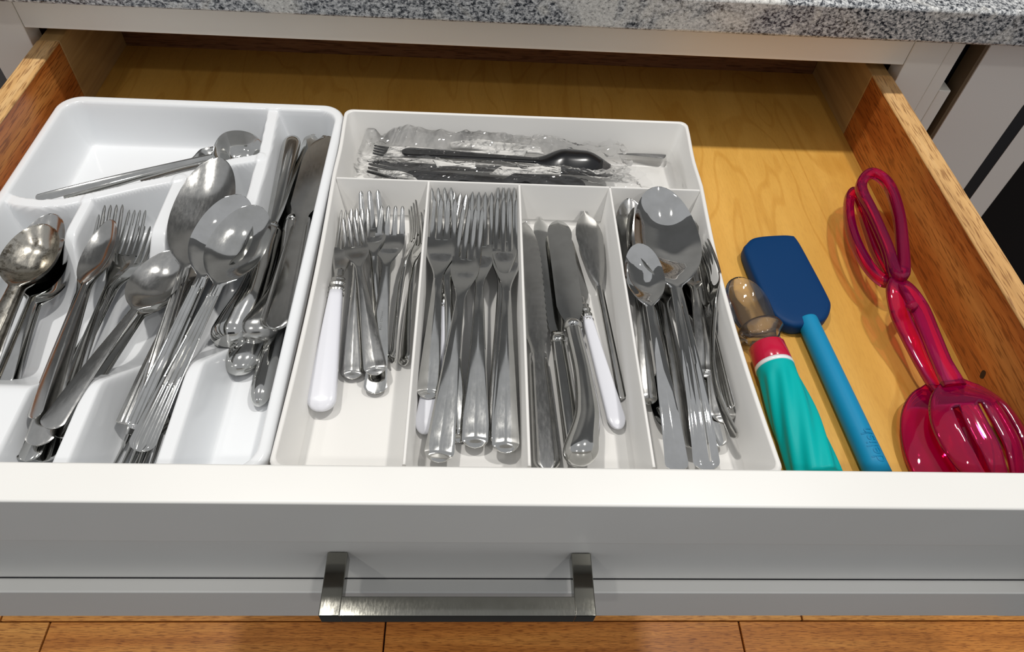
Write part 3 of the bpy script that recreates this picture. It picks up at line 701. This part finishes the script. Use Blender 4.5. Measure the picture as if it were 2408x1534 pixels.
# ------------------------------------------------------------------ utensils on the drawer bottom
M['navy'] = mat('navy_silicone', (0.002, 0.036, 0.125), 0.5, Specular_IOR_Level=0.15)
M['sky'] = mat('sky_blue_silicone', (0.008, 0.23, 0.43), 0.45, Specular_IOR_Level=0.2)
M['teal'] = mat('teal_rubber', (0.0, 0.40, 0.39), 0.45, Specular_IOR_Level=0.15)
M['red'] = mat('red_ring_plastic', (0.50, 0.010, 0.045), 0.16)
M['white_ring'] = mat('white_ring_plastic', (0.8, 0.8, 0.82), 0.25)
def clear(name, tint, gloss_rough=0.03, body=None, body_k=0.0, glass_k=0.0):
    """clear plastic: surface reflection over straight tinted transmission (its shadow is tinted too), some glass, some body colour"""
    m = bpy.data.materials.new(name); m.use_nodes = True; N, L = nt(m); N.clear()
    o = N.new('ShaderNodeOutputMaterial'); g = N.new('ShaderNodeBsdfGlossy'); t = N.new('ShaderNodeBsdfTransparent'); fr = N.new('ShaderNodeFresnel')
    fr.inputs['IOR'].default_value = 1.5; g.inputs['Roughness'].default_value = gloss_rough; t.inputs['Color'].default_value = (*tint, 1)
    cur = t.outputs[0]
    def blend(k, a, b):
        x = N.new('ShaderNodeMixShader'); L.new(a, x.inputs[1]); L.new(b, x.inputs[2])
        if isinstance(k, float): x.inputs[0].default_value = k
        else: L.new(k, x.inputs[0])
        return x.outputs[0]
    if glass_k:
        gl = N.new('ShaderNodeBsdfGlass'); gl.inputs['Color'].default_value = (*tint, 1); gl.inputs['IOR'].default_value = 1.45; gl.inputs['Roughness'].default_value = 0.03
        cur = blend(glass_k, cur, gl.outputs[0])
    if body:
        d = N.new('ShaderNodeBsdfDiffuse'); tl = N.new('ShaderNodeBsdfTranslucent')
        for n in (d, tl): n.inputs['Color'].default_value = (*body, 1)
        cur = blend(body_k, cur, blend(0.5, d.outputs[0], tl.outputs[0]))
    L.new(blend(fr.outputs[0], cur, g.outputs[0]), o.inputs[0]); return m
M['pink'] = clear('magenta_clear_plastic', (0.99, 0.20, 0.46), 0.03, (0.98, 0.002, 0.27), 0.18, 0.22)
M['clear'] = clear('clear_plastic', (0.985, 0.985, 0.99), 0.03, (0.8, 0.8, 0.85), 0.04, 0.25)

def closed_smooth(P, k=6):
    P = np.asarray(P, float); n = len(P); out = []
    for i in range(n):
        p0, p1, p2, p3 = P[i-1], P[i], P[(i+1) % n], P[(i+2) % n]
        for t in np.arange(k)/k:
            out.append(0.5*((2*p1)+(p2-p0)*t+(2*p0-5*p1+4*p2-p3)*t*t+(3*p1-p0-3*p2+p3)*t**3))
    return np.array(out)
def inset(P, d):
    n = len(P); c = P.mean(0); Q = []
    for i in range(n):
        t = P[(i+1) % n]-P[i-1]; nr = np.array([-t[1], t[0]]); nr /= np.linalg.norm(nr)+1e-12
        if (c-P[i])@nr < 0: nr = -nr
        Q.append(P[i]+nr*d)
    return np.array(Q)
# silicone spatula
sp = empty('spatula', un(1900, 750, 0.0), 'silicone spatula with navy blade and sky blue round handle', 'spatula')
so = np.array(sp.location)
pts = [(1751, 590), (1757, 570), (1776, 557), (1820, 552), (1858, 552), (1876, 562), (1910, 622), (1947, 692), (1956, 718), (1948, 744), (1930, 757), (1900, 764), (1866, 766), (1836, 752), (1812, 726), (1782, 666)]
P2 = closed_smooth([un(x, y, 0.0125)[:2] for x, y in pts], 5)
R = []
for d, z in ((0.0020, 0.0006), (0.0004, 0.0022), (0.0, 0.0045), (0.0, 0.0098), (0.0005, 0.0116), (0.0016, 0.0127), (-0.90, 0.0132), (-0.75, 0.0135), (-0.4, 0.0136)):
    Q2 = inset(P2, d) if d >= 0 else P2.mean(0)+(P2-P2.mean(0))*(-d)
    R.append([(q[0]-so[0], q[1]-so[1], z) for q in Q2])
loft('blade', R, M['navy'], sp)
A = un(1897, 752, 0.0085); B = un(2066, 1118, 0.0085)
ts = np.concatenate([[0, 0.004, 0.012], np.linspace(0.02, 1, 14)])
hp = np.array([A+(B-A)*t for t in ts])-so
tube('handle', hp, np.array([0.0064, 0.0074, 0.0076]+[0.0076+0.0008*t for t in ts[3:]]), M['sky'], sp, seg=28)
def emboss(txt, parent, c, axis, r, size, m):
    cu = bpy.data.curves.new('lettering', 'FONT'); cu.body = txt; cu.size = size; cu.align_x = 'CENTER'; cu.align_y = 'CENTER'; cu.extrude = 0.0002
    o = bpy.data.objects.new('lettering', cu); COL.objects.link(o)
    dg = bpy.context.evaluated_depsgraph_get(); me = bpy.data.meshes.new_from_object(o.evaluated_get(dg)); bpy.data.objects.remove(o)
    bm = bmesh.new(); bm.from_mesh(me); bmesh.ops.triangulate(bm, faces=bm.faces); bmesh.ops.subdivide_edges(bm, edges=[e for e in bm.edges if e.calc_length() > size*0.15], cuts=2)
    axis = axis/np.linalg.norm(axis); up = np.array([0, 0, 1.0])-axis*axis[2]; up /= np.linalg.norm(up); side = np.cross(up, axis)
    for v in bm.verts:
        a = v.co.y/r; rr = r+v.co.z-0.00002
        p = np.asarray(c)+axis*v.co.x+rr*(math.sin(a)*side+math.cos(a)*up); v.co = Vector(p)
    bm.to_mesh(me); bm.free(); me.materials.clear()
    return link('lettering', me, m, parent, False)
cc = un(2040, 1060, 0.0085)-so
emboss('delish', sp, cc, A-B, 0.00845, 0.0112, mat('embossed_blue_silicone', (0.007, 0.20, 0.39), 0.4, Specular_IOR_Level=0.2))

# ice cream scoop with twisted handle
sc_ = empty('ice_cream_scoop', un(1818, 848, 0.0), 'clear plastic scoop with red and white rings and twisted teal handle', 'scoop')
so = np.array(sc_.location)
A = un(1822, 866, 0.0168); B = un(1922, 1128, 0.0168); ax = (B-A)/np.linalg.norm(B-A); LN = np.linalg.norm(B-A)
upv = np.array([0, 0, 1.0])-ax*ax[2]; upv /= np.linalg.norm(upv); sdv = np.cross(ax, upv)
def lathe(name, prof, m, seg=40, lobes=None, twist=0.0):
    R = []
    for t, r in prof:
        a = np.linspace(0, 2*math.pi, seg, endpoint=False); rr = np.full(seg, r)
        if lobes:
            w_ = float(sm(lobes[2], lobes[2]+0.012, t)); rr = r*(1+lobes[1]*w_*(np.cos(lobes[0]*(a+twist*t))-0.3))
        R.append(A-so+ax*t+rr[:, None]*(np.cos(a)[:, None]*sdv+np.sin(a)[:, None]*upv))
    return loft(name, R, m, sc_)
lathe('handle', [(0.0, 0.0122)]+[(t, 0.0130+0.0022*float(sm(0, .05, t))) for t in np.linspace(0.001, LN, 40)], M['teal'], 96, (8, 0.055, 0.003), 16.0)
lathe('white_ring', [(-0.0024, 0.0120), (-0.0024, 0.0132), (0.0008, 0.0134), (0.0008, 0.0120)], M['white_ring'])
lathe('red_ring', [(-0.0185, 0.0112), (-0.0185, 0.0122), (-0.0180, 0.0126), (-0.0030, 0.0131), (-0.0024, 0.0128), (-0.0024, 0.0112)], M['red'])
lathe('collar', [(-0.0380, 0.0090), (-0.0365, 0.0138), (-0.0340, 0.0164), (-0.0315, 0.0162), (-0.0270, 0.0118), (-0.0225, 0.0110), (-0.0188, 0.0118), (-0.0170, 0.0110)], M['clear'])
H3 = A-ax*0.030+np.array([0, 0, -0.002]); T3 = un(1738, 651, 0.014)
mw, LS = frame(H3, T3, 0)
rows = []
for b in np.concatenate([np.linspace(0, 0.8, 16), 0.8+0.2*np.sin(np.linspace(0, 1, 9)[1:]*math.pi/2*0.985)]):
    wd = 0.0168*(1 if b < 0.55 else math.sqrt(max(1-((b-0.55)/0.45)**2, 1e-3)))*(0.72+0.28*float(sm(0, .3, b)))
    dd = 0.0065*float(sm(0, 0.2, b))*float(1-sm(0.6, 1.02, b))
    rows.append(crossrow(b*LS, 0, wd, 0.0, 0.0022, dd, 0, None, 21))
o = loft('scoop_blade', rows, M['clear'], sc_, autosharp=62)
o.matrix_world = mw
o.parent = None; o.matrix_world = mw; o.parent = sc_; o.matrix_parent_inverse = Matrix.Translation(-Vector(so))

# scissor-style salad tongs
tg = empty('salad_tongs', un(2150, 800, 0.0), 'translucent magenta scissor salad tongs with loop grips along right wall', 'tongs')
so = np.array(tg.location)
def ribbon(name, pts, hw, ht, closed=False, k=6):
    P = np.array([un(x, y, z) for x, y, z in pts])
    if closed: C_ = closed_smooth(P, k)
    else:
        n = len(P); tt = np.linspace(0, n-1, (n-1)*k+1); C_ = np.stack([cubic(np.arange(n), P[:, i], tt) for i in range(3)], -1)
    n = len(C_); R = []
    a = np.linspace(0, 2*math.pi, 16, endpoint=False); sq = lambda v: np.sign(v)*np.abs(v)**0.55
    for i in range(n):
        t = (C_[(i+1) % n]-C_[i-1]) if closed else C_[min(i+1, n-1)]-C_[max(i-1, 0)]
        t /= np.linalg.norm(t); up = np.array([0, 0, 1.0]); x = np.cross(t, up); x /= np.linalg.norm(x); z = np.cross(x, t)
        w_ = hw if np.isscalar(hw) else float(np.interp(i/(n-1), np.linspace(0, 1, len(hw)), hw))
        R.append(C_[i]-so+w_*sq(np.cos(a))[:, None]*x+ht*sq(np.sin(a))[:, None]*z)
    if closed: R.append(R[0])
    return loft(name, R, M['pink'], tg, caps=not closed, autosharp=40)
ribbon('loop_grip', [(2024, 440, .040), (2050, 408, .040), (2088, 434, .041), (2112, 500, .041), (2122, 580, .041), (2124, 646, .040), (2104, 640, .039), (2084, 580, .039), (2052, 505, .039)], 0.0042, 0.0044, True)
ribbon('loop_grip', [(1998, 462, .026), (2014, 456, .026), (2030, 500, .026), (2058, 584, .026), (2092, 650, .027), (2080, 662, .027), (2046, 632, .026), (2014, 576, .026), (1997, 516, .026)], 0.0036, 0.0048, True)
ribbon('arm', [(2118, 636, .037), (2104, 676, .034), (2118, 742, .027), (2148, 806, .022), (2180, 868, .019), (2212, 916, .018)], [0.0036, 0.0058, 0.0070, 0.0068, 0.0062, 0.0070], 0.0036)
ribbon('arm', [(2086, 648, .027), (2128, 676, .036), (2160, 722, .036), (2188, 788, .035), (2214, 850, .034), (2244, 908, .033)], [0.0034, 0.0058, 0.0070, 0.0068, 0.0066, 0.0080], 0.0036)
tube('pivot_pin', [np.array(un(2144, 720, .020))-so, np.array(un(2144, 720, .041))-so], 0.004, M['pink'], tg, seg=14, up=(0, 1, 0))
def dome(name, H3, T3, hwid, high, roll, slots, sign=-1):
    mw, LD = frame(H3, T3, roll); nb, nu = 30, 31; V = []; F = []
    for b in np.linspace(0, 1, nb):
        wd = hwid*max(0.27, math.sqrt(max(1-(max(0.46-b, 0)/0.462)**2, 0)))*math.sqrt(max(1-max((b-0.50)/0.51, 0)**2, 0.02))
        for u in np.linspace(-1, 1, nu):
            V.append((u*wd, b*LD, high*(1-u*u)**0.8*float(sm(-0.02, 0.30, b))*(1-0.75*float(sm(0.6, 1.0, b)))))
    for i in range(nb-1):
        for j in range(nu-1):
            u = -1+2*(j+0.5)/(nu-1); b = (i+0.5)/(nb-1)
            if any(abs(u-s_) < 0.085 and 0.26+0.05*abs(s_) < b < 0.93 for s_ in slots): continue
            F.append((i*nu+j, i*nu+j+1, (i+1)*nu+j+1, (i+1)*nu+j))
    o = pyd(name, V, F, M['pink'], None)
    md = o.modifiers.new('thickness', 'SOLIDIFY'); md.thickness = 0.0026; md.offset = -1
    o.matrix_world = mw; o.parent = tg; o.matrix_parent_inverse = Matrix.Translation(-Vector(so)); return o
dome('slotted_head', un(2240, 894, .032), np.array([0.334, 0.0085, 0.0235]), 0.0300, 0.0135, 4, (-0.52, 0.0, 0.52))
dome('spoon_head', un(2206, 906, .0155), np.array([0.306, 0.0085, 0.0075]), 0.0285, 0.0075, 6, ())

# ------------------------------------------------------------------ wrapped plastic cutlery in the back compartment
M['napkin'] = mat('paper_napkin', (0.80, 0.79, 0.76), 0.85)
def film():
    m = bpy.data.materials.new('clear_film'); m.use_nodes = True; N, L = nt(m); N.clear()
    o = N.new('ShaderNodeOutputMaterial'); g = N.new('ShaderNodeBsdfGlossy'); t = N.new('ShaderNodeBsdfTransparent'); d = N.new('ShaderNodeBsdfDiffuse')
    x = N.new('ShaderNodeMixShader'); x2 = N.new('ShaderNodeMixShader'); lw = N.new('ShaderNodeLayerWeight'); lw.inputs['Blend'].default_value = 0.32
    g.inputs['Roughness'].default_value = 0.07; t.inputs['Color'].default_value = (0.97, 0.97, 0.97, 1); d.inputs['Color'].default_value = (0.8, 0.8, 0.8, 1)
    L.new(lw.outputs['Fresnel'], x.inputs[0]); L.new(t.outputs[0], x.inputs[1]); L.new(g.outputs[0], x.inputs[2])
    x2.inputs[0].default_value = 0.04; L.new(x.outputs[0], x2.inputs[1]); L.new(d.outputs[0], x2.inputs[2]); L.new(x2.outputs[0], o.inputs[0]); return m
M['film'] = film()
GP = 'black plastic cutlery wrapped in film'
fork('plastic_fork', 'black plastic fork with its tines at the far left of the back compartment', (1190, 372), 0.016, (878, 348), 0.020, (960, 366), 40, 22, 12, 0, 'black_plastic', None, group=GP, lip=False)
spoon('plastic_spoon', 'black plastic spoon with humped bowl in the middle of the wrapped set', (945, 357), 0.026, (1436, 392), 0.022, (1252, 366), 88, 52, 28, 165, 'black_plastic', None, group=GP, deep=0.34, arch=-0.004)
fork('plastic_fork', 'black plastic fork lying along the cross divider with broad head at left', (1440, 408), 0.016, (866, 386), 0.027, (1030, 404), 112, 54, 34, 20, 'black_plastic', None, group=GP, lip=False, root=0.6)
knife('plastic_knife', 'black plastic knife with serrated edge against the cross divider', (950, 420), 0.026, (1378, 444), 0.027, (1180, 428), 66, 56, 36, 15, 'black_plastic', 'thread', 'round', GP, serr=24)
spoon('plastic_spoon', 'black plastic spoon handle poking out at the right of the wrapped set', (1566, 364), 0.014, (1300, 345), 0.012, (1400, 352), 70, 30, 18, 0, 'black_plastic', None, group=GP)
def sheet(name, label, cat, quad, m, nx, ny, fn, th=0.0006, group=None):
    """a thin sheet over four corners (x, y, z); fn(a, b) lifts it"""
    q = [np.array(p, float) for p in quad]; c = sum(q)/4; c0 = np.array([c[0], c[1], min(p[2] for p in q)])
    V = []; F = []
    for j in range(ny):
        for i in range(nx):
            a, b = i/(nx-1), j/(ny-1)
            p = (q[0]*(1-a)+q[1]*a)*(1-b)+(q[3]*(1-a)+q[2]*a)*b
            V.append(p-c0+np.array(fn(a, b)))
    for j in range(ny-1):
        for i in range(nx-1): F.append((j*nx+i, j*nx+i+1, (j+1)*nx+i+1, (j+1)*nx+i))
    o = pyd(name, V, F, m, None, smooth=(m is not M['film'])); o.location = Vector(c0.tolist())
    md = o.modifiers.new('thickness', 'SOLIDIFY'); md.thickness = th
    if m is M['film']: o.modifiers.remove(md)
    return tag(o, label, cat, group)
from mathutils import noise as mn
GN = 'folded paper napkins in the wrapped sets'
wav = lambda k, s: (lambda a, b: (0, 0, 0.0012*math.sin(a*k+s)+0.0008*math.sin(b*9+s)))
sheet('paper_napkin', 'long folded white napkin behind the humped black spoon', 'napkin', [un(1060, 350, .016), un(1280, 366, .018), un(1270, 348, .022), un(1056, 314, .024)], M['napkin'], 20, 8, wav(9, 0), 0.0018, GN)
sheet('paper_napkin', 'white napkin strip under the black spoon handle', 'napkin', [un(900, 372, .018), un(1230, 372, .018), un(1240, 356, .020), un(920, 344, .021)], M['napkin'], 20, 6, wav(7, 1), 0.0016, GN)
sheet('paper_napkin', 'short white napkin corner in the middle of the front wrapped set', 'napkin', [un(1030, 396, .024), un(1117, 398, .024), un(1118, 382, .026), un(1018, 376, .026)], M['napkin'], 8, 5, wav(5, 2), 0.0014, GN)
sheet('paper_napkin', 'white napkin corner above the serrated black knife', 'napkin', [un(1150, 412, .026), un(1318, 414, .027), un(1318, 396, .028), un(1180, 392, .028)], M['napkin'], 10, 5, wav(6, 3), 0.0014, GN)
sheet('paper_napkin', 'white napkin corner at the left end of the front wrapped set', 'napkin', [un(890, 415, .028), un(985, 424, .028), un(970, 412, .030), un(888, 396, .030)], M['napkin'], 8, 5, wav(6, 4), 0.0014, GN)
def crumple(amp, f, sd, hump):
    def fn(a, b):
        v = Vector((a*f*3.4+sd, b*f*0.9, sd*1.7))
        n = mn.noise(v)+0.5*mn.noise(v*2.3)+0.35*abs(mn.noise(v*4.1))
        e = abs(mn.noise(v*1.3+Vector((5, 2, 1))))
        n += 0.16*mn.noise(v*9.0)+0.10*abs(mn.noise(v*15.0))
        end = 1+1.4*(max(0, 0.16-a)+max(0, a-0.84))/0.16
        return (0.003*mn.noise(v*1.9+Vector((9, 9, 9)))*end, 0.002*mn.noise(v*2.1), amp*end*(n-0.9*e)+hump*math.sin(math.pi*b)*(0.6+0.4*math.sin(math.pi*a)))
    return fn
GF = 'clear film wrappers around the plastic cutlery'
sheet('film_wrapper', 'crinkled clear film wrapper at the back of the wrapped cutlery', 'wrapper', [un(845, 372, .020), un(1500, 396, .020), un(1470, 338, .028), un(868, 284, .032)], M['film'], 150, 34, crumple(0.0048, 2.6, 3.1, 0.006), group=GF)
sheet('film_wrapper', 'crinkled clear film wrapper along the cross divider', 'wrapper', [un(838, 420, .030), un(1560, 444, .032), un(1450, 400, .034), un(872, 362, .034)], M['film'], 150, 32, crumple(0.0044, 2.8, 8.3, 0.005), group=GF)
sheet('film_wrapper', 'crumpled clear film end at the right of the back compartment', 'wrapper', [un(1400, 436, .030), un(1612, 440, .024), un(1570, 352, .026), un(1420, 350, .030)], M['film'], 44, 30, crumple(0.0011, 0.7, 14.7, 0.004), group=GF)
